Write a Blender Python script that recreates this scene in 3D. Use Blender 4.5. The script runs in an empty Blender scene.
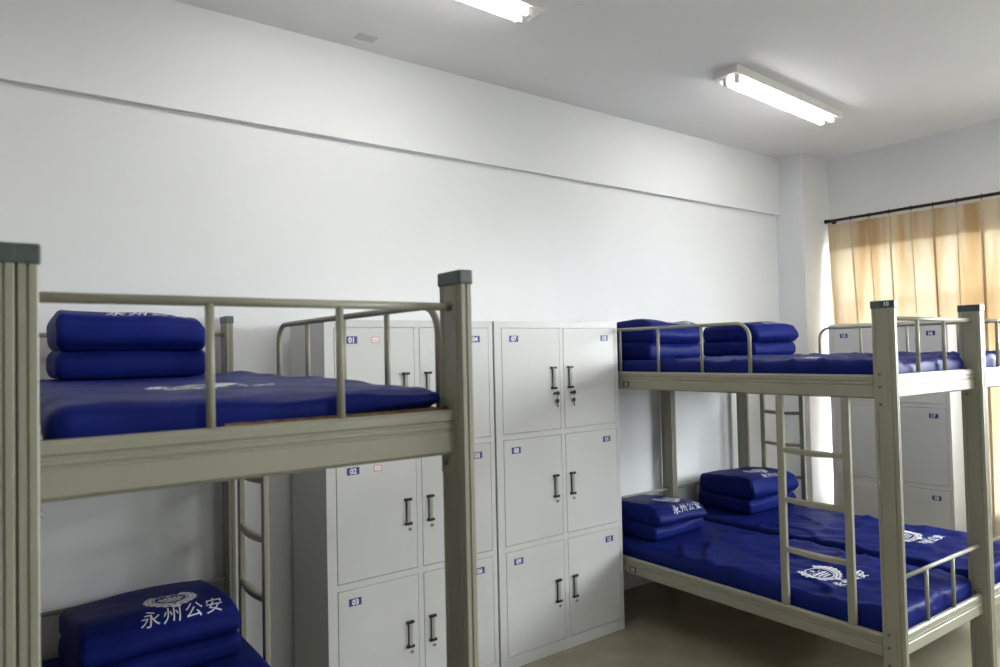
import bpy, bmesh, math, random
from math import sin, cos, pi, radians
from mathutils import Vector, Matrix, noise
from mathutils.bvhtree import BVHTree

C = bpy.context.scene.collection
random.seed(7)

# ------------------------------------------------------------------ measures
H = 3.341                     # ceiling
YW, YB, ZB = 3.502, 3.470, 2.837   # long wall, beam face, beam underside
XW = 6.168                    # window wall
XC, YC = 5.742, 3.251         # corner column
BL, BW = 2.0974, 0.9          # bed length and width
PY = 0.0976        # post section
UT, UB, LT, LB = 1.5495, 1.4449, 0.4286, 0.3291   # beams
GZ, ZT = 1.806, 1.880

# ------------------------------------------------------------------ materials
def new_mat(name):
    m = bpy.data.materials.new(name); m.use_nodes = True
    nt = m.node_tree
    b = nt.nodes['Principled BSDF']
    return m, nt, b

def N(nt, t, **k):
    n = nt.nodes.new(t)
    for a, v in k.items(): setattr(n, a, v)
    return n

def noise_col(nt, b, c1, c2, scale=5, detail=4, stretch=(1, 1, 1), lo=.35, hi=.65, coord='Object'):
    tc = N(nt, 'ShaderNodeTexCoord'); mp = N(nt, 'ShaderNodeMapping')
    mp.inputs['Scale'].default_value = stretch
    nz = N(nt, 'ShaderNodeTexNoise'); nz.inputs['Scale'].default_value = scale; nz.inputs['Detail'].default_value = detail
    cr = N(nt, 'ShaderNodeValToRGB')
    cr.color_ramp.elements[0].position = lo; cr.color_ramp.elements[1].position = hi
    cr.color_ramp.elements[0].color = (*c1, 1); cr.color_ramp.elements[1].color = (*c2, 1)
    L = nt.links.new
    L(tc.outputs[coord], mp.inputs[0]); L(mp.outputs[0], nz.inputs['Vector']); L(nz.outputs['Fac'], cr.inputs[0])
    if b is not None: L(cr.outputs[0], b.inputs['Base Color'])
    return cr, nz, mp

def bump(nt, b, src, strength=.1, dist=.01):
    bp = N(nt, 'ShaderNodeBump'); bp.inputs['Strength'].default_value = strength; bp.inputs['Distance'].default_value = dist
    nt.links.new(src, bp.inputs['Height']); nt.links.new(bp.outputs[0], b.inputs['Normal'])

def simple(name, c, rough=.5, metal=0., var=.06, scale=8, bmp=0.):
    m, nt, b = new_mat(name)
    c1 = tuple(x*(1-var) for x in c); c2 = tuple(min(1, x*(1+var)) for x in c)
    cr, nz, mp = noise_col(nt, b, c1, c2, scale)
    b.inputs['Roughness'].default_value = rough; b.inputs['Metallic'].default_value = metal
    if bmp: bump(nt, b, nz.outputs['Fac'], bmp)
    return m

M = {}
M['wall'] = simple('painted plaster', (.745, .755, .765), .75, 0, .015, 2.0, .03)
M['wallgrey'] = simple('light absorbing wall grey', (.38, .40, .40), .7, 0, .03, 2.0)  # unseen walls toned dark to cut their bounce light
M['ceiling'] = simple('ceiling paint', (.78, .78, .80), .85, 0, .015, 1.5, .03)
M['steel'] = simple('champagne enamelled steel', (.285, .275, .215), .44, .05, .03, 6)
M['cap'] = simple('grey green plastic', (.065, .085, .082), .4, 0, .08, 20)
M['bolt'] = simple('dull bolt metal', (.16, .15, .14), .4, .7, .1, 40)
M['locker'] = simple('pale grey steel locker paint', (.58, .58, .575), .42, 0, .02, 3)
M['black'] = simple('black plastic', (.012, .012, .013), .35, 0, .1, 40)
M['chrome'] = simple('brushed bar metal', (.33, .32, .32), .4, 0., .08, 60)
M['tagblue'] = simple('blue number tag', (.045, .045, .20), .45, 0, .05, 60)
M['tagdark'] = simple('dark number tag', (.03, .032, .05), .5, 0, .05, 60)
M['white'] = simple('white print', (.80, .80, .84), .6, 0, .02, 60)
M['print'] = simple('white fabric print', (.74, .76, .82), .7, 0, .05, 90)
M['pink'] = simple('pink sticker border', (.62, .22, .24), .6, 0, .05, 60)
M['wood'] = simple('plywood board', (.30, .20, .11), .7, 0, .15, 12)
M['coir'] = simple('brown woven pad', (.16, .085, .035), .85, 0, .4, 60, .3)
M['rod'] = simple('dark bronze rod', (.03, .024, .022), .35, .6, .1, 40)
M['alu'] = simple('white window frame', (.62, .63, .64), .45, 0, .03, 10)
M['fixture'] = simple('white fixture enamel', (.72, .70, .67), .4, 0, .03, 10)
M['rubber'] = simple('black rubber foot', (.02, .02, .02), .7, 0, .1, 40)
M['doorpaint'] = simple('door paint', (.45, .36, .26), .5, 0, .08, 6)
M['patch'] = simple('ceiling cover plate', (.55, .53, .50), .7, 0, .06, 20)

# blue satin cotton
m, nt, b = new_mat('royal blue bedding cotton'); M['blue'] = m
cr, nz, mp = noise_col(nt, b, (.0062, .0120, .108), (.0082, .0152, .138), 9, 3)
b.inputs['Roughness'].default_value = .44
b.inputs['Specular IOR Level'].default_value = .05
b.inputs['Sheen Weight'].default_value = .0
wv = N(nt, 'ShaderNodeTexNoise'); wv.inputs['Scale'].default_value = 420; wv.inputs['Detail'].default_value = 2
tc = N(nt, 'ShaderNodeTexCoord'); nt.links.new(tc.outputs['Object'], wv.inputs['Vector'])
bump(nt, b, wv.outputs['Fac'], .12, .002)

# floor: polished pale terrazzo / screed
m, nt, b = new_mat('polished beige screed'); M['floor'] = m
cr, nz, mp = noise_col(nt, b, (.25, .228, .16), (.31, .283, .205), 3.5, 8)
b.inputs['Roughness'].default_value = .22
b.inputs['Specular IOR Level'].default_value = .5

# curtain
for mname, key, fac in (('amber streaked curtain', 'curtain', .085), ('amber header cloth', 'header', .50)):
  m = bpy.data.materials.new(mname); m.use_nodes = True; M[key] = m
  nt = m.node_tree; nt.nodes.clear()
  out = N(nt, 'ShaderNodeOutputMaterial'); mix = N(nt, 'ShaderNodeMixShader'); mix.inputs[0].default_value = fac
  df = N(nt, 'ShaderNodeBsdfDiffuse'); tr = N(nt, 'ShaderNodeBsdfTranslucent')
  cr, nz, mp = noise_col(nt, None, (.50, .345, .18), (.66, .565, .41), 2.4, 5, (1, 3.2, .30), .36, .56)
  nt.links.new(cr.outputs[0], df.inputs[0]); nt.links.new(cr.outputs[0], tr.inputs[0])
  nt.links.new(df.outputs[0], mix.inputs[1]); nt.links.new(tr.outputs[0], mix.inputs[2]); nt.links.new(mix.outputs[0], out.inputs[0])

# glass: clear pane with a weak reflection
m = bpy.data.materials.new('window glass'); m.use_nodes = True; M['glass'] = m
nt = m.node_tree; nt.nodes.clear()
out = N(nt, 'ShaderNodeOutputMaterial'); mix = N(nt, 'ShaderNodeMixShader'); tp = N(nt, 'ShaderNodeBsdfTransparent')
gl = N(nt, 'ShaderNodeBsdfGlossy'); gl.inputs['Roughness'].default_value = .02; mix.inputs[0].default_value = .06
tp.inputs[0].default_value = (.95, .97, .97, 1)
nt.links.new(tp.outputs[0], mix.inputs[1]); nt.links.new(gl.outputs[0], mix.inputs[2]); nt.links.new(mix.outputs[0], out.inputs[0])

def emis(name, c, s):
    m, nt, b = new_mat(name)
    b.inputs['Base Color'].default_value = (.9, .9, .9, 1)
    b.inputs['Emission Color'].default_value = (*c, 1); b.inputs['Emission Strength'].default_value = s
    return m
M['tube'] = emis('lit fluorescent tube', (1.0, .985, .95), 20)

# ------------------------------------------------------------------ mesh helpers
def link(name, bm, mats, parent=None, smooth=False, bevel=0):
    if not isinstance(mats, (list, tuple)): mats = [mats]
    me = bpy.data.meshes.new(name)
    bmesh.ops.recalc_face_normals(bm, faces=bm.faces)
    bm.to_mesh(me); bm.free()
    for k in mats: me.materials.append(M[k] if isinstance(k, str) else k)
    o = bpy.data.objects.new(name, me); C.objects.link(o)
    if parent is not None: o.parent = parent
    if smooth:
        for p in me.polygons: p.use_smooth = True
    if bevel:
        md = o.modifiers.new('bevel', 'BEVEL'); md.width = bevel; md.segments = 2; md.limit_method = 'ANGLE'; md.angle_limit = radians(40)
    return o

def empty(name, loc=(0, 0, 0), rz=0):
    o = bpy.data.objects.new(name, None); C.objects.link(o)
    o.location = loc; o.rotation_euler = (0, 0, rz); o.empty_display_size = .1
    return o

def tag(o, label, cat, group=None):
    o['label'] = label; o['category'] = cat
    if group: o['group'] = group
    return o

def struct(name, bm, m, smooth=False):
    o = link(name, bm, m, None, smooth); o['kind'] = 'structure'; return o

def box(bm, x0, x1, y0, y1, z0, z1, mi=0):
    vs = [bm.verts.new((x, y, z)) for x in (x0, x1) for y in (y0, y1) for z in (z0, z1)]
    for f in ((0, 1, 3, 2), (4, 6, 7, 5), (0, 4, 5, 1), (2, 3, 7, 6), (0, 2, 6, 4), (1, 5, 7, 3)):
        fc = bm.faces.new([vs[i] for i in f]); fc.material_index = mi
    return vs

def B(*a, **k):
    bm = bmesh.new(); box(bm, *a, **k); return bm

def prism(bm, pts, axis, a0, a1, mi=0):
    """extrude a 2-D outline along an axis (0,1,2)"""
    def P(u, v, w):
        return {0: (w, u, v), 1: (u, w, v), 2: (u, v, w)}[axis]
    lo = [bm.verts.new(P(u, v, a0)) for u, v in pts]; hi = [bm.verts.new(P(u, v, a1)) for u, v in pts]
    n = len(pts)
    fs = [bm.faces.new(lo), bm.faces.new(hi)]
    for i in range(n): fs.append(bm.faces.new((lo[i], lo[(i+1) % n], hi[(i+1) % n], hi[i])))
    for f in fs: f.material_index = mi
    bmesh.ops.triangulate(bm, faces=fs[:2])

def tube(bm, pts, r, seg=12, mi=0, caps=True):
    pts = [Vector(p) for p in pts]; rings = []
    up0 = None
    for i, p in enumerate(pts):
        t = (pts[min(i+1, len(pts)-1)] - pts[max(i-1, 0)]).normalized()
        if up0 is None: up0 = Vector((0, 0, 1)) if abs(t.z) < .9 else Vector((1, 0, 0))
        a = t.cross(up0).normalized(); bb = t.cross(a).normalized(); up0 = -bb if False else up0
        if abs(t.dot(up0)) > .9:
            up0 = bb; a = t.cross(up0).normalized(); bb = t.cross(a).normalized()
        rings.append((p, a, bb))
    # parallel transport to avoid twists
    a = rings[0][1]; out = []
    for i, p in enumerate(pts):
        t = (pts[min(i+1, len(pts)-1)] - pts[max(i-1, 0)]).normalized()
        a = (a - t*a.dot(t)).normalized(); bb = t.cross(a)
        out.append([bm.verts.new(p + (a*cos(2*pi*k/seg) + bb*sin(2*pi*k/seg))*r) for k in range(seg)])
    for i in range(len(out)-1):
        for k in range(seg):
            f = bm.faces.new((out[i][k], out[i][(k+1) % seg], out[i+1][(k+1) % seg], out[i+1][k])); f.material_index = mi; f.smooth = True
    if caps:
        for r_ in (out[0], out[-1]):
            f = bm.faces.new(r_); f.material_index = mi

def T(pts, r, seg=12):
    bm = bmesh.new(); tube(bm, pts, r, seg); return bm

def copy_tree(o, parent=None):
    c = o.copy(); C.objects.link(c); c.parent = parent
    for ch in o.children: copy_tree(ch, c)
    return c

# ------------------------------------------------------------------ lettering
def text_tris(body, size, bold=0., shear=0., align='CENTER'):
    cu = bpy.data.curves.new('t', 'FONT'); cu.body = body; cu.size = size
    cu.align_x = align; cu.align_y = 'CENTER'; cu.offset = bold; cu.shear = shear; cu.resolution_u = 3
    o = bpy.data.objects.new('t', cu); C.objects.link(o)
    dg = bpy.context.evaluated_depsgraph_get(); dg.update()
    me = bpy.data.meshes.new_from_object(o.evaluated_get(dg))
    bm = bmesh.new(); bm.from_mesh(me)
    bpy.data.objects.remove(o); bpy.data.curves.remove(cu); bpy.data.meshes.remove(me)
    for f in bm.faces: f.material_index = 0
    return bm

def project(bm, target, origin, udir, vdir, pdir, eps=.0022):
    """drop a flat drawing (u,v) onto the target mesh along pdir"""
    bmesh.ops.triangulate(bm, faces=bm.faces)
    for _ in range(3):
        es = [e for e in bm.edges if e.calc_length() > .012]
        if not es: break
        bmesh.ops.subdivide_edges(bm, edges=es, cuts=1, use_grid_fill=False)
        bmesh.ops.triangulate(bm, faces=bm.faces)
    dg = bpy.context.evaluated_depsgraph_get()
    tb = bmesh.new(); tb.from_mesh(target.data); bvh = BVHTree.FromBMesh(tb); tb.free()
    o, u, v, d = Vector(origin), Vector(udir).normalized(), Vector(vdir).normalized(), Vector(pdir).normalized()
    for w in bm.verts:
        s = o + u*w.co.x + v*w.co.y
        h = bvh.ray_cast(s - d*.6, d)
        if h[0] is not None:
            n = h[1] if h[1].dot(d) < 0 else -h[1]
            w.co = h[0] + n*eps
        else:
            w.co = s
    return bm

def ellipse_ring(bm, a0, b0, a1, b1, n=48, off=(0, 0), wob=0, k=0, t0=0, t1=2*pi):
    i_, o_ = [], []
    full = abs(t1-t0-2*pi) < 1e-6
    for i in range(n + (0 if full else 1)):
        t = t0 + (t1-t0)*i/n
        w = 1 + wob*(.5+.5*cos(k*t))
        i_.append(bm.verts.new((off[0]+a0*cos(t), off[1]+b0*sin(t), 0)))
        o_.append(bm.verts.new((off[0]+a1*w*cos(t), off[1]+b1*w*sin(t), 0)))
    m_ = len(i_)
    for i in range(m_ if full else m_-1):
        j = (i+1) % m_
        bm.faces.new((i_[i], i_[j], o_[j], o_[i]))

def flat_rect(bm, x0, x1, y0, y1):
    bm.faces.new([bm.verts.new((x, y, 0)) for x, y in ((x0, y0), (x1, y0), (x1, y1), (x0, y1))])

def flat_poly(bm, pts):
    bm.faces.new([bm.verts.new((x, y, 0)) for x, y in pts])

def star(bm, cx, cy, r):
    pts = []
    for i in range(10):
        a = pi/2 + i*pi/5; q = r if i % 2 == 0 else r*.42
        pts.append((cx+q*cos(a), cy+q*sin(a)))
    flat_poly(bm, pts)

def emblem_bm(w=.20):
    """police crest: round shield with a wall and stars inside a spreading wreath of branches"""
    bm = bmesh.new(); s = w/2
    ellipse_ring(bm, .60*s, .56*s, .66*s, .62*s, 48)                      # shield rim
    for sg in (0, 1):                                                     # wreath of branches, left and right, open at the top
        for r0, r1, wb in ((.70, .86, .06), (.86, 1.0, .10)):
            t0, t1 = (-pi*.48, pi*.30) if sg == 0 else (pi*.70, pi*1.48)
            ellipse_ring(bm, r0*s+.001, r0*s*.92, r1*s*.96, r1*s*.84, 30, (0, 0), wb, 22, t0, t1)
    flat_poly(bm, [(-.16*s, -.98*s), (.16*s, -.98*s), (.10*s, -.74*s), (-.10*s, -.74*s)])
    # wall with battlements
    for k, (yy, ww) in enumerate(((-.40, .30), (-.24, .42), (-.08, .50))):
        flat_rect(bm, -ww*s, ww*s, yy*s, (yy+.09)*s)
    for k in range(5): flat_rect(bm, (-.42+k*.18)*s, (-.32+k*.18)*s, .01*s, .10*s)
    star(bm, 0, .33*s, .17*s)
    for a in (-.36, -.2, .2, .36): star(bm, a*s, (.22 if abs(a) > .3 else .17)*s, .065*s)
    return bm

CH = '\u6c38\u5dde\u516c\u5b89'

def digits(bm, body, size, cx, cz, y, mi=1, bold=.0, flip=1):
    """lettering in the xz plane facing -y"""
    t = text_tris(body, size, bold)
    xs = [v.co.x for v in t.verts]; ys = [v.co.y for v in t.verts]
    mx, my = (min(xs)+max(xs))/2, (min(ys)+max(ys))/2
    mp = {}
    for v in t.verts: mp[v] = bm.verts.new((cx + (v.co.x-mx), y, cz + (v.co.y-my)))
    for f in t.faces:
        g = bm.faces.new([mp[v] for v in f.verts]); g.material_index = mi
    t.free()

# ------------------------------------------------------------------ ROOM
X0, Y0 = -3.4, -3.6
struct('floor', B(X0-.2, XW+.2, Y0-.2, YW+.2, -.12, 0), 'floor')
struct('ceiling', B(X0-.2, XW+.2, Y0-.2, YW+.2, H, H+.12), 'ceiling')
struct('wall_long', B(X0-.2, XW+.2, YW, YW+.15, 0, H), 'wall')
struct('trim_1', B(X0, XC, YB, YW, ZB, H), 'wall')            # beam along the top of the long wall
struct('trim_2', B(XC, XW, YC, YW, 0, H), 'wall')             # corner column
struct('wall_left', B(X0-.15, X0, Y0, YW, 0, H), 'wallgrey')
# wall behind the camera with its door
DX0, DX1, DZ = -.9, .05, 2.1
bm = bmesh.new()
W3 = (2.6, 4.2, 2.62, 3.12)      # unseen window added high behind the camera for fill light
box(bm, X0-.15, DX0, Y0-.15, Y0, 0, H); box(bm, DX1, W3[0], Y0-.15, Y0, 0, H); box(bm, W3[1], XW+.15, Y0-.15, Y0, 0, H)
box(bm, W3[0], W3[1], Y0-.15, Y0, 0, W3[2]); box(bm, W3[0], W3[1], Y0-.15, Y0, W3[3], H); box(bm, DX0, DX1, Y0-.15, Y0, DZ, H)
struct('wall_back', bm, 'wallgrey')
dr = link('door_1', B(DX0+.01, DX1-.01, Y0-.10, Y0-.06, .01, DZ-.01), 'doorpaint', bevel=.003); dr['kind'] = 'structure'
bm = bmesh.new(); t = .045
box(bm, W3[0], W3[1], Y0-.12, Y0-.08, W3[2], W3[2]+t); box(bm, W3[0], W3[1], Y0-.12, Y0-.08, W3[3]-t, W3[3])
for i in range(5): xx = W3[0]+(W3[1]-W3[0]-t)*i/4; box(bm, xx, xx+t, Y0-.12, Y0-.08, W3[2], W3[3])
w = struct('window_3', bm, 'alu')
link('pane', B(W3[0]+.01, W3[1]-.01, Y0-.103, Y0-.097, W3[2]+.01, W3[3]-.01), 'glass', w)
# window wall: curtained opening, and an unseen one inferred and added for daylight
WINS = [(1.74, 3.205, .42, 2.62), (-1.30, 1.25, 1.30, 2.80)]
bm = bmesh.new()
box(bm, XW, XW+.22, Y0-.15, WINS[1][0], 0, H); box(bm, XW, XW+.22, WINS[1][1], WINS[0][0], 0, H)
box(bm, XW, XW+.22, WINS[0][1], YW+.15, 0, H)
for y0, y1, z0, z1 in WINS:
    box(bm, XW, XW+.22, y0, y1, 0, z0); box(bm, XW, XW+.22, y0, y1, z1, H)
struct('wall_window', bm, 'wall')
for n, (y0, y1, z0, z1) in enumerate(WINS, 1):
    bm = bmesh.new(); xa, xb = XW+.10, XW+.15; t = .045
    box(bm, xa, xb, y0, y0+t, z0, z1); box(bm, xa, xb, y1-t, y1, z0, z1)
    box(bm, xa, xb, y0, y1, z0, z0+t); box(bm, xa, xb, y0, y1, z1-t, z1)
    box(bm, xa, xb, y0, y1, z1-.56, z1-.56+t)
    k = 2 if n == 1 else 4
    for i in range(1, k): yy = y0+(y1-y0)*i/k; box(bm, xa, xb, yy-.025, yy+.025, z0, z1)
    w = struct('window_%d' % n, bm, 'alu')
    link('pane', B(xa+.02, xa+.026, y0+.01, y1-.01, z0+.01, z1-.01), 'glass', w)
    s_ = struct('trim_%d' % (n+2), B(XW-.03, XW+.10, y0-.04, y1+.04 if n == 2 else y1, z0-.03, z0), 'alu')

# ------------------------------------------------------------------ LIGHT FIXTURES
def fixture(x1, y, rz, label):
    t = tag(empty('fluorescent_ceiling_light', (x1-.70, y, H), rz), label, 'ceiling light', 'twin tube ceiling lights')
    bm = bmesh.new()
    prism(bm, [(-.080, 0), (-.080, -.054), (-.076, -.054), (-.060, -.046), (.060, -.046), (.076, -.054), (.080, -.054), (.080, 0)], 0, -.69, .69)
    link('housing', bm, 'fixture', t, bevel=.002)
    for sy in (-1, 1):
        link('tube', T([(-.60, sy*.038, -.066), (.60, sy*.038, -.066)], .015, 16), 'tube', t)
        for sx in (-1, 1):
            bm = bmesh.new(); box(bm, sx*.617-.016, sx*.617+.016, sy*.038-.012, sy*.038+.012, -.086, -.044)
            link('lamp_holder', bm, 'fixture', t, bevel=.003)
    return t
fixture(4.986, 2.538, radians(3.4), 'lit twin tube ceiling light seen whole, over the right hand beds')
fixture(2.20, 2.540, radians(2), 'lit twin tube ceiling light cut off by the top edge of the picture')
for x_, y_, lb in ((-.62, 2.47, 'added twin tube fill light over the left beds, outside the picture'),
                   (4.91, -.75, 'added twin tube fill light behind the camera, nearest the open window'),
                   (2.16, -.75, 'added twin tube fill light straight behind the camera'),
                   (-.62, -.75, 'added twin tube fill light behind the camera on the left')):
    fixture(x_, y_, 0, lb)  # unseen fixtures added to lift the room's brightness
o = link('ceiling_cover_plate', B(1.625, 1.73, 3.285, 3.355, H-.006, H), 'patch', bevel=.002)
tag(o, 'small faint square cover plate on the ceiling near the long wall', 'cover plate')
bm = bmesh.new(); tube(bm, [(4.985, YW, 1.46), (4.985, YW-.03, 1.46), (4.985, YW-.035, 1.44), (4.985, YW-.035, 1.385)], .004, 8)
tag(link('wall_hook', bm, 'bolt'), 'tiny dark hook on the long wall under the top bunk', 'hook')

# ------------------------------------------------------------------ BEDS
def groove_outline(hx, hy):
    """post section: ribbed on the wide faces, slotted on the narrow ones"""
    c, g = .003, .003
    q = [(-hx+c, -hy), (-.0022, -hy), (-.0022, -hy+.005), (.0022, -hy+.005), (.0022, -hy), (hx-c, -hy), (hx, -hy+c)]
    side = [(hx, -.036), (hx-g, -.034), (hx-g, -.029), (hx, -.027), (hx, .027), (hx-g, .029), (hx-g, .034), (hx, .036)]
    top = [(-x, -y) for x, y in q]; sideL = [(-x, -y) for x, y in side]
    return q + side + top + sideL

def beam_outline(h0, h1, hw):
    """beam section (cross coord, z): two fine grooves in the upper part of each face"""
    d = h1-h0; g = .0045
    r = [(hw, h0+.008), (hw, h0+d*.50), (hw-g, h0+d*.53), (hw-g, h0+d*.585), (hw, h0+d*.60), (hw, h0+d*.67), (hw-g, h0+d*.685), (hw-g, h0+d*.74), (hw, h0+d*.77), (hw, h1-.008), (hw-.006, h1)]
    l = [(-x, z) for x, z in reversed(r)]
    return [(hw-.008, h0)] + r + l + [(-hw+.008, h0)]

def make_bed(label, guard=(.13, 1.32, (.41, .71, 1.02)), ladder=(1.53, 1.865), PX=.025, ZT=1.872):
    t = tag(empty('bunk_bed'), label, 'bunk bed', 'steel bunk beds')
    for px in (PX/2, BW-PX/2):
        for py in (PY/2, BL-PY/2):
            bm = bmesh.new()
            prism(bm, [(px+a, py+b_) for a, b_ in groove_outline(PX/2, PY/2)], 2, .012, ZT-.02)
            p = link('post', bm, 'steel', t)
            e = .003
            link('post_cap', B(px-PX/2-e, px+PX/2+e, py-PY/2-e, py+PY/2+e, ZT-.034, ZT), 'cap', p, bevel=.004)
            link('foot_pad', B(px-PX/2-e, px+PX/2+e, py-PY/2-e, py+PY/2+e, 0, .03), 'rubber', p, bevel=.003)
            sy = 1 if py < 1 else -1; sx = 1 if px < .4 else -1
            for z0, z1 in ((UT, UB), (LT, LB)):
                bm = bmesh.new(); zc = (z0+z1)/2
                for s in (-1, 1):       # bracket cheeks folded over the wide faces
                    xx = px+s*(PX/2+.0015)
                    box(bm, xx-.0015, xx+.0015, py-.012 if sy > 0 else py-PY/2+.004, py+PY/2-.004 if sy > 0 else py+.012, zc-.10, zc+.08)
                    for bz in (-.075, 0, .055):
                        tube(bm, [(xx, py+sy*.02, zc+bz), (xx+s*.006, py+sy*.02, zc+bz)], .0065, 10, 1)
                link('bracket', bm, ['steel', 'bolt'], p)
    for zt, zb in ((UT, UB), (LT, LB)):
        for px in (PX/2, BW-PX/2):
            bm = bmesh.new(); prism(bm, [(px+a, z) for a, z in beam_outline(zb, zt, .0125)], 1, PY, BL-PY)
            link('side_beam', bm, 'steel', t)
        for py in (PY/2, BL-PY/2):
            bm = bmesh.new(); prism(bm, [(py+a, z) for a, z in beam_outline(zb, zt, .0125)], 0, PX, BW-PX)
            link('end_beam', bm, 'steel', t)
        link('bed_board', B(PX+.0, BW-PX, .075, BL-.075, zt-.062, zt-.046), 'wood', t)
    # end rails
    for py in (PY/2, BL-PY/2):
        for zr, zt in ((GZ-.011, UT), (.664, LT)):
            r = link('end_rail', T([(PX, py, zr), (BW-PX, py, zr)], .0095), 'steel', t)
            for u in (.315, .585):
                link('upright', T([(u, py, zt), (u, py, zr)], .0088), 'steel', r)
    # guard rail along the outer side
    g0, g1, ups = guard; gx = BW-PX/2; R = .075
    pts = [(gx, g0, UT)] + [(gx, g0+R-R*cos(a), GZ-R+R*sin(a)) for a in [pi/2*i/8 for i in range(9)]]
    pts += [(gx, g1-R+R*sin(a), GZ-R+R*cos(a)) for a in [pi/2*i/8 for i in range(9)]] + [(gx, g1, UT)]
    g = link('guard_rail', T(pts, .0095), 'steel', t)
    for u in ups: link('upright', T([(gx, u, UT), (gx, u, GZ)], .0085), 'steel', g)
    # ladder
    l0, l1 = ladder
    ld = empty('ladder'); ld.parent = t
    for y in (l0, l1):
        link('stile', B(BW-.024, BW, y-.018, y+.018, LT, UB), 'steel', ld, bevel=.005)
    for z in (.70, .94, 1.18):
        bm = bmesh.new(); n = 12
        rows = []
        for i in range(n+1):
            u = i/n; y = l0+.012+(l1-l0-.024)*u; s = sin(pi*u)
            rows.append([bm.verts.new((x, y, zz - .005*s)) for x, zz in ((BW-.021-.014*s, z-.013), (BW-.003+.006*s, z-.013), (BW-.003+.006*s, z+.008), (BW-.012-.01*s, z+.013), (BW-.021-.014*s, z+.010))])
        for a_, b_ in zip(rows, rows[1:]):
            for k in range(5): bm.faces.new((a_[k], a_[(k+1) % 5], b_[(k+1) % 5], b_[k]))
        bm.faces.new(rows[0]); bm.faces.new(rows[-1])
        link('rung', bm, 'steel', ld, bevel=.003)
    return t

B1, A1 = (.068, 1.3948), -.0199
B2, A2 = (3.1676, 1.4003), -.0244
def to_world(bed, lx, ly, z):
    (ox, oy), a = ((B1, A1) if bed == 1 else (B2, A2))
    if bed == 3: lx += BW+.002
    return (ox+lx*cos(a)-ly*sin(a), oy+lx*sin(a)+ly*cos(a), z)

b1 = make_bed('bunk bed on the left, nearest the camera, seen from its foot end', PX=.032, ZT=1.880)
b1.location = to_world(1, 0, 0, 0); b1.rotation_euler.z = A1; b1.scale.x = .991
b0 = copy_tree(b1); b0['label'] = 'bunk bed cut off by the left picture edge, only its corner post showing'
b0.location = to_world(1, -.001, BL, 0); b0.rotation_euler.z = A1+pi
b2 = make_bed('bunk bed right of the lockers with its ladder facing the room', (.18, 1.375, (.46, .765, 1.074)), (1.535, 1.865))
b2.location = to_world(2, BW, BL, 0); b2.rotation_euler.z = A2+pi
b3 = copy_tree(b2); b3['label'] = 'bunk bed at the far right beside the window, cut off by the picture edge'
b3.location = to_world(3, 0, 0, 0); b3.rotation_euler.z = A2
# number tags on the outer side of the middle bed, near its head
for z, s, yy in ((1.475, '11', .515), (.362, '10', .53)):
    bm = bmesh.new(); box(bm, -.026, .026, -.0012, 0, -.016, .016, 0)
    digits(bm, s, .030, 0, 0, -.0016, 1, .0006)
    o = link('number_tag', bm, ['tagdark', 'white'], b2)
    o.location = (BW+.0003, yy, z); o.rotation_euler.z = pi/2
bm = bmesh.new(); box(bm, -.03, .03, -.001, 0, -.011, .011, 0); digits(bm, '10', .024, 0, 0, -.0014, 1, .0006)
o = link('cap_sticker', bm, ['tagdark', 'white'], b2); o.location = (BW+.0035, BL-.028, 1.872-.016); o.rotation_euler.z = pi/2

# ------------------------------------------------------------------ BEDDING
def soft_block(w, d, h, r, nx=40, ny=50, nz=8, amp=.006, fr=4., seed=0, fn=None, rz=None):
    """closed rounded block, base at z=0, x in 0..w, y in 0..d"""
    bm = bmesh.new(); rz = rz or r
    vs = {}
    def V(i, j, k):
        key = (i, j, k)
        if key not in vs:
            p = Vector((w*i/nx, d*j/ny, h*k/nz))
            q = Vector((min(max(p.x, r), w-r), min(max(p.y, r), d-r), min(max(p.z, rz), h-rz)))
            dv = p-q
            # spherical rounding with separate vertical radius
            n_ = Vector((dv.x/r, dv.y/r, dv.z/rz))
            m_ = max(abs(n_.x), abs(n_.y), abs(n_.z))
            if m_ > 0:
                n2 = n_.normalized()*m_
                p = q + Vector((n2.x*r, n2.y*r, n2.z*rz))
            nv = noise.noise_vector(Vector((p.x*fr+seed*7.3, p.y*fr, p.z*fr*2)))
            nf = noise.noise(Vector((p.x*fr*3+seed, p.y*fr*3.5, p.z*4+3)))
            top = k/nz
            p.x += nv.x*amp*.8; p.y += nv.y*amp*.8; p.z += (nv.z*amp + nf*amp*.45)*top*(1 if (d < 1 or p.y < 1.35) else .2)
            if fn: p = fn(p, i/nx, j/ny, top)
            vs[key] = bm.verts.new(p)
        return vs[key]
    for i in range(nx):
        for j in range(ny):
            bm.faces.new((V(i, j, nz), V(i+1, j, nz), V(i+1, j+1, nz), V(i, j+1, nz)))
            bm.faces.new((V(i, j, 0), V(i, j+1, 0), V(i+1, j+1, 0), V(i+1, j, 0)))
    for k in range(nz):
        for i in range(nx):
            bm.faces.new((V(i, 0, k), V(i+1, 0, k), V(i+1, 0, k+1), V(i, 0, k+1)))
            bm.faces.new((V(i, ny, k), V(i, ny, k+1), V(i+1, ny, k+1), V(i+1, ny, k)))
        for j in range(ny):
            bm.faces.new((V(0, j, k), V(0, j, k+1), V(0, j+1, k+1), V(0, j+1, k)))
            bm.faces.new((V(nx, j, k), V(nx, j+1, k), V(nx, j+1, k+1), V(nx, j, k+1)))
    return bm

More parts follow.
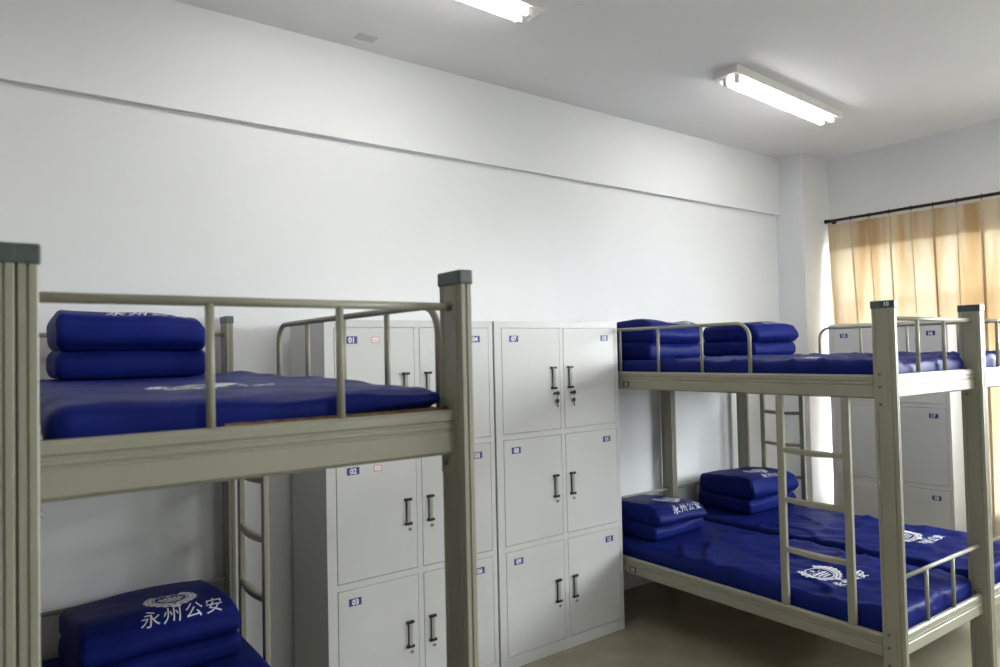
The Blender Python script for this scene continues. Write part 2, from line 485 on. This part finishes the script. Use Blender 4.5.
def mattress(bed, upper, label, seed, em=(.38, .62), amp=.008, topz=None):
    base = (UT if upper else LT) - .044
    top = topz or ((1.617) if upper else .505)
    h = top-base
    x0, x1 = (.044, BW*.991-.036) if bed == 1 else (.034, BW-.034)
    y0, y1 = .070, BL-.080
    if upper: y0 = .066
    def fn(p, u, v, t):
        # long soft wrinkles and a lazy sheet edge
        wr = noise.noise(Vector((p.x*2.2+seed, p.y*9+p.x*6, seed*1.7)))
        wr2 = noise.noise(Vector((p.x*14+p.y*5, p.y*3.0, seed*3.1)))
        ridge = 1-abs(noise.noise(Vector((p.x*3.0+seed*2, p.y*4.5-p.x*2.5, 5.5))))*2.2
        if seed == 1:     # slack sheet: hangs lower on the left, pulled up on the right, bunched by the pillow side
            p.z += (1-t)*max(0, u-.35)*.085*max(0, 1-v*14)
            p.z += t*(-.030*max(0, u-.72)*max(0, 1-v*3) + .022*math.exp(-((p.x-.73)**2/.004+(p.y-1.42)**2/.012)))
            p.z -= t*.014*max(0, 1-v/.40)**2
            p.y -= .012*t*max(0, 1-v*14)*noise.noise(Vector((p.x*7, 1.5, 2)))
        p.z += t*(wr*.010 + wr2*.006 + max(0, ridge-.55)*.026)*(.45 if seed == 1 else 1)*(1 if p.y < 1.35 else .15)
        return p
    bm = soft_block(x1-x0, y1-y0, h, .038, 60, 100, 6, amp, 3.0, seed, fn, rz=.036)
    ms = link('mattress', bm, 'blue', None, smooth=True)
    tag(ms, label, 'mattress', 'mattresses under blue sheets')
    ms.location = to_world(bed, x0, y0, base); ms.rotation_euler.z = A1 if bed == 1 else A2
    cx, cy = em[0]-x0, em[1]-y0
    e = project(emblem_bm(.23), ms, (cx, cy, h), (1, 0, 0), (0, 1, 0), (0, 0, -1))
    link('crest', e, 'print', ms)
    t = project(text_tris('\u200a'.join(CH), .064, .0014, .18), ms, (cx+.02, cy-.155, h), (1, 0, 0), (0, 1, 0), (0, 0, -1))
    link('lettering', t, 'print', ms)
    return ms

mattress(1, True, 'blue sheeted mattress on the top bunk of the left bed', 1, (.40, .56), .007)
mattress(1, False, 'blue sheeted mattress on the bottom bunk of the left bed, mostly hidden', 2)
mattress(2, True, 'glossy blue sheeted mattress on the top bunk right of the lockers', 3, amp=.006)
mattress(2, False, 'blue sheeted mattress with white crest on the bottom bunk behind the ladder', 4, (.35, .585))
mattress(3, True, 'blue sheeted mattress on the top bunk nearest the window', 5, amp=.006)
mattress(3, False, 'blue sheeted mattress on the bottom bunk nearest the window', 6, (.50, .66))
for ms in [x for x in bpy.data.objects if x.name.split('.')[0] == 'mattress' and 'top bunk of the left' in x.get('label', '')]:
    ms.location.z += .014; ms.scale.z = .86
    pad = link('under_pad', B(.30, BW*.991-.088, .004, BL-.17, .008, .040), 'coir', ms)

def quilt(bed, upper, x0, x1, yf, ht, label, seed, tilt=0., sag=0., front=False):
    """blanket folded into a block: two thick folds, open at the front"""
    base = (1.619 if upper else .508)
    w, d = x1-x0, .46; h1 = ht*.44; h2 = ht-h1
    t = tag(empty('folded_quilt', to_world(bed, x0, yf, base), (A1 if bed == 1 else A2)+tilt), label, 'quilt', 'folded blue quilts at the bed heads')
    def fl(p, u, v, tt):
        p.z -= tt*.016*max(0, 1-v*6)
        p.z += tt*.006*sin(u*7+seed); return p
    def fu(p, u, v, tt):
        f = max(0, 1-v/.30)
        p.z -= tt*(.034*f**1.8)                                  # front edge rolls over
        p.y -= .016*math.exp(-((tt-.42)/.3)**2)*max(0, 1-v*7)    # and bulges forward
        p.z -= sag*u*u*(.35+.65*tt) + tt*.022*v*v
        p.z += .006*sin(u*5.5+seed*2)*(.3+.7*tt)
        return p
    lo = link('lower_fold', soft_block(w+.010, d, h1, .026, 40, 32, 10, .007, 4, seed, fl, rz=h1*.42), 'blue', t, smooth=True)
    lo.location = (0, .006, 0)
    up = link('upper_fold', soft_block(w, d, h2+.006, .026, 44, 44, 14, .007, 4, seed+9, fu, rz=h2*.36), 'blue', t, smooth=True)
    up.location = (0, -.010, h1-.010)
    e = project(emblem_bm(.19), up, (w*.61, d*(.37 if front else .46), h2), (1, 0, 0), (0, 1, 0), (0, 0, -1))
    link('crest', e, 'print', up)
    body = '\u200a'.join(CH)
    if front: tx = project(text_tris(body, .070, 0, .28), up, (w*.62, .0, h2*front), (1, 0, 0), (0, 1-.5*front, .5+.366*front), (0, .5+.366*front, -(1-.5*front)))
    else: tx = project(text_tris(body, .068, .0003, .28), up, (w*.60, .052, h2), (1, 0, 0), (0, .94, .34), (0, .34, -.94))
    link('lettering', tx, 'print', up)
    return t

quilt(1, True, .155, .655, 1.50, .262, 'folded blue quilt on the top bunk of the left bed', 11, sag=.03)
quilt(1, False, .215, .775, 1.48, .235, 'folded blue quilt with white lettering on the bottom bunk of the left bed', 12, tilt=.06, front=1.05)
quilt(2, True, .125, .625, 1.50, .250, 'folded blue quilt on the top bunk right next to the lockers', 13)
quilt(2, False, .135, .640, 1.50, .225, 'folded blue quilt with white lettering on the bottom bunk right next to the lockers', 14, tilt=.06, sag=.05, front=.72)
quilt(3, True, .285, .800, 1.50, .250, 'folded blue quilt at the head of the top bunk nearest the window', 15)
quilt(3, False, .255, .820, 1.55, .262, 'folded blue quilt at the head of the bottom bunk nearest the window', 16)

# ------------------------------------------------------------------ LOCKERS
def locker(w, nums, label, pink=(), keys=False, dl=.415):
    hl = 1.850
    t = tag(empty('locker_cabinet'), label, 'locker', 'six door steel lockers')
    bm = bmesh.new()
    box(bm, 0, w, .013, dl, 0.0, hl)                                         # carcase
    k = w/.94
    cols = ((.046*k, .464*k), (.492*k, .916*k-.002)); rows = ((1.241, 1.816), (.647, 1.212), (.062, .617))
    xs = [0, cols[0][0], cols[0][1], cols[1][0], cols[1][1], w]
    for a_, b_ in ((0, 1), (2, 3), (4, 5)): box(bm, xs[a_], xs[b_], 0, .0135, 0, hl)
    for c0, c1 in cols:
        for z0, z1 in ((0, .062), (.617, .647), (1.212, 1.241), (1.816, hl)): box(bm, c0, c1, 0, .0135, z0, z1)
    bmesh.ops.remove_doubles(bm, verts=bm.verts, dist=1e-5)
    link('body', bm, 'locker', t)
    n = 0
    for ci, (c0, c1) in enumerate(cols):
        for ri, (z0, z1) in enumerate(rows):
            d = link('door', B(c0+.0025, c1-.0025, -.001, .012, z0+.003, z1-.0025), 'locker', t, bevel=.0015)
            hx = c1-.052 if ci == 0 else c0+.046
            zt = z0+.35 if ri == 0 else z0+.337
            zb = zt-.115
            bm = bmesh.new()
            box(bm, hx-.012, hx+.011, -.0018, .0, zb+.004, zt-.004, 2)
            box(bm, hx-.0085, hx+.0075, -.013, -.008, zb+.004, zt-.004, 1)
            for zz in (zb, zt): box(bm, hx-.019, hx+.017, -.016, 0, zz-.006, zz+.006, 0)
            link('handle', bm, ['black', 'chrome', 'bolt'], d)
            bm = bmesh.new(); lz = zb-.030
            tube(bm, [(hx+.010, 0, lz), (hx+.010, -.006, lz)], .008, 14)
            box(bm, hx+.0085, hx+.0115, -.0068, -.0055, lz-.005, lz+.005, 1)
            link('lock', bm, ['chrome', 'black'], d)
            if keys and ri == 0:
                bm = bmesh.new()
                box(bm, hx-.006, hx+.018, -.022, -.005, lz-.004, lz+.004, 0)
                tube(bm, [(hx+.012, -.022, lz), (hx+.012, -.026, lz)], .0125, 14)
                tube(bm, [(hx+.015, -.018, lz-.012), (hx+.016, -.014, lz-.036)], .002, 6)
                tube(bm, [(hx+.016, -.012, lz-.043), (hx+.016, -.016, lz-.043)], .0125, 14)
                tube(bm, [(hx+.016, -.014, lz-.05), (hx+.022, -.012, lz-.078)], .003, 6)
                link('key', bm, 'black', d)
            tx = c0+.085 if ci == 0 else c1-.088
            bm = bmesh.new(); tz = z1-.060
            box(bm, tx-.031, tx+.031, -.0022, -.0008, tz-.017, tz+.017, 0)
            digits(bm, nums[n], .034, tx, tz, -.0026, 1, .0012)
            link('number_tag', bm, ['tagblue', 'white'], d)
            if n in pink:
                bm = bmesh.new(); sx = tx+.125
                box(bm, sx-.020, sx+.020, -.0018, -.0008, tz-.015, tz+.015, 0)
                box(bm, sx-.016, sx+.016, -.0021, -.0010, tz-.011, tz+.011, 1)
                for q in (-.004, .003): box(bm, sx-.011, sx+.011, -.0024, -.0015, tz+q-.001, tz+q+.001, 0)
                link('name_sticker', bm, ['pink', 'white'], d)
            n += 1
    return t
l1 = locker(.944, ['01', '02', '03', '04', '05', '06'], 'grey six door locker numbered 01 to 06 behind the left bed', (0, 1))
l1.location = (1.2975, 3.034, 0)
l2 = locker(.936, ['07', '08', '09', '10', '11', '12'], 'grey six door locker numbered 07 to 12 with keys in its top doors', (), True)
l2.location = (2.2530, 3.032, 0)
l3 = locker(.882, ['13', '14', '15', '16', '17', '18'], 'grey six door locker numbered 13 to 18 against the window wall', dl=.41)
l3.location = (5.634, 3.009, 0); l3.rotation_euler.z = -pi/2

# ------------------------------------------------------------------ CURTAIN
CXP = 6.092; RZ = 2.776
rd = link('curtain_rod', T([(CXP, 3.262-.03, RZ), (CXP, 1.30, RZ)], .0125, 16), 'rod')
tag(rd, 'dark thin curtain rod running along the top of the amber curtain', 'curtain rod')
for yy in (3.205, 1.36):
    bm = bmesh.new(); tube(bm, [(CXP, yy, RZ), (XW, yy, RZ)], .007, 8); tube(bm, [(XW-.006, yy, RZ), (XW, yy, RZ)], .022, 14)
    link('rod_bracket', bm, 'rod', rd)
bm = bmesh.new(); tube(bm, [(CXP, 3.230, RZ), (CXP, 3.236, RZ)], .017, 14); tube(bm, [(CXP, 3.236, RZ), (CXP, 3.246, RZ)], .019, 14)
link('finial', bm, 'rod', rd)
pl = [3.215, 3.022, 2.866, 2.701, 2.533, 2.372, 2.202, 2.035, 1.87, 1.71, 1.55, 1.39]
ZC0, ZC1 = .10, 2.742
pd = [(noise.noise(Vector((k*3.7, 1, 2)))*.05, .8+.5*noise.noise(Vector((k*5.1, 7, 2)))) for k in range(len(pl))]
def cpoint(sy, z):
    """cloth point: pinched pleats that double over themselves, fanning out downwards"""
    f = (z-ZC0)/(ZC1-ZC0); y = sy; x = 0
    lean = .095*(1-f)*max(0, 1-(3.225-sy)/1.2)
    for k, p in enumerate(pl):
        c = p + pd[k][0]*(1-f)
        wdt = .017+.020*(1-f); cc = (2.9-1.1*(1-f))*pd[k][1]
        d = sy-c; g = math.exp(-(d/wdt)**2)
        y -= cc*d*g
        x -= .026*g*(1-.25*(1-f)) + .010*(d/wdt)*g
    for q0, q1 in zip(pl, pl[1:]):
        if q1 <= sy <= q0: x += .014*sin(pi*(q0-sy)/(q0-q1)); break
    x += noise.noise(Vector((sy*3.1, z*.8, 2.2)))*.022*(1-f) + noise.noise(Vector((sy*9.0, z*.5, 4.2)))*.010*(1-f*.6)
    return (min(XW-.006, max(6.056, CXP+.012+x)), y-lean, z)
def cloth(z0, z1, nz_, off=0):
    bm = bmesh.new(); ny = 620; rows = []
    for j in range(nz_+1):
        z = z0+(z1-z0)*j/nz_; row = []
        for i in range(ny+1):
            p = cpoint(3.225-(3.225-1.37)*i/ny, z); row.append(bm.verts.new((p[0]+off, p[1], p[2])))
        rows.append(row)
    for a_, b_ in zip(rows, rows[1:]):
        for i in range(ny): bm.faces.new((a_[i], a_[i+1], b_[i+1], b_[i]))
    return bm
cu = link('curtain', cloth(ZC0, ZC1, 60), 'curtain', None, smooth=True)
tag(cu, 'amber and cream streaked pleated curtain hanging over the window', 'curtain')
link('header_band', cloth(2.515, ZC1, 6, .003), 'header', cu, smooth=True)
for y in pl[:-1]:
    bm = bmesh.new()
    tube(bm, [(CXP+.0165*cos(a), y, RZ+.0165*sin(a)) for a in [2*pi*i/20 for i in range(21)]], .0028, 6, caps=False)
    tube(bm, [(CXP, y, RZ-.017), (CXP-.002, y, RZ-.04)], .002, 6)
    link('curtain_ring', bm, 'rod', rd)

# ------------------------------------------------------------------ LIGHT
w = bpy.data.worlds.new('sky'); bpy.context.scene.world = w; w.use_nodes = True
nt = w.node_tree; bg = nt.nodes['Background']
tc = N(nt, 'ShaderNodeTexCoord'); sx = N(nt, 'ShaderNodeSeparateXYZ'); cr = N(nt, 'ShaderNodeValToRGB')
e = cr.color_ramp.elements
e[0].position = .48; e[0].color = (.11, .11, .10, 1)      # yard and facades below the horizon
e[1].position = .53; e[1].color = (.95, .965, .98, 1)      # bright overcast sky
ma = N(nt, 'ShaderNodeMath', operation='MULTIPLY_ADD'); ma.inputs[1].default_value = .5; ma.inputs[2].default_value = .5
nt.links.new(tc.outputs['Generated'], sx.inputs[0]); nt.links.new(sx.outputs['Z'], ma.inputs[0]); nt.links.new(ma.outputs[0], cr.inputs[0])
nt.links.new(cr.outputs[0], bg.inputs[0]); bg.inputs[1].default_value = 34
for y0, y1, z0, z1 in WINS:
    ld = bpy.data.lights.new('portal', 'AREA'); ld.shape = 'RECTANGLE'; ld.size = z1-z0; ld.size_y = y1-y0
    ld.cycles.is_portal = True
    o = bpy.data.objects.new('window_portal', ld); C.objects.link(o)
    o.location = (XW+.19, (y0+y1)/2, (z0+z1)/2); o.rotation_euler = (0, radians(90), 0)

ld = bpy.data.lights.new('portal', 'AREA'); ld.shape = 'RECTANGLE'; ld.size = W3[1]-W3[0]; ld.size_y = W3[3]-W3[2]; ld.cycles.is_portal = True  # portal of the added window behind the camera
o = bpy.data.objects.new('window_portal', ld); C.objects.link(o)
o.location = ((W3[0]+W3[1])/2, Y0-.14, (W3[2]+W3[3])/2); o.rotation_euler = (radians(90), 0, 0)

# ------------------------------------------------------------------ CAMERA
F, YAW, PITCH, ROLL, HC = 709.94, .6473, .0268, -.0220, 1.683
cd = bpy.data.cameras.new('camera'); cam = bpy.data.objects.new('camera', cd); C.objects.link(cam)
cd.sensor_width = 36; cd.lens = F*36/1000; cd.clip_start = .05
fw = Vector((sin(YAW)*cos(PITCH), cos(YAW)*cos(PITCH), sin(PITCH)))
R = Vector((cos(YAW), -sin(YAW), 0)); U = R.cross(fw)
R2 = R*cos(ROLL) + U*sin(ROLL); U2 = U*cos(ROLL) - R*sin(ROLL)
mt = Matrix((R2, U2, -fw)).transposed().to_4x4(); mt.translation = (0, 0, HC)
cam.matrix_world = mt
cd.dof.use_dof = True; cd.dof.focus_distance = 3.6; cd.dof.aperture_fstop = 3.2
sc = bpy.context.scene; sc.camera = cam
sc.view_settings.view_transform = 'Standard'; sc.view_settings.look = 'None'; sc.view_settings.gamma = 1
sc.view_settings.use_curve_mapping = False
sc.view_settings.exposure = 0.60
sc.cycles.max_bounces = 12; sc.cycles.diffuse_bounces = 8; sc.cycles.transmission_bounces = 8; sc.cycles.transparent_max_bounces = 12
sc.cycles.sample_clamp_indirect = 6
sc.cycles.use_denoising = True
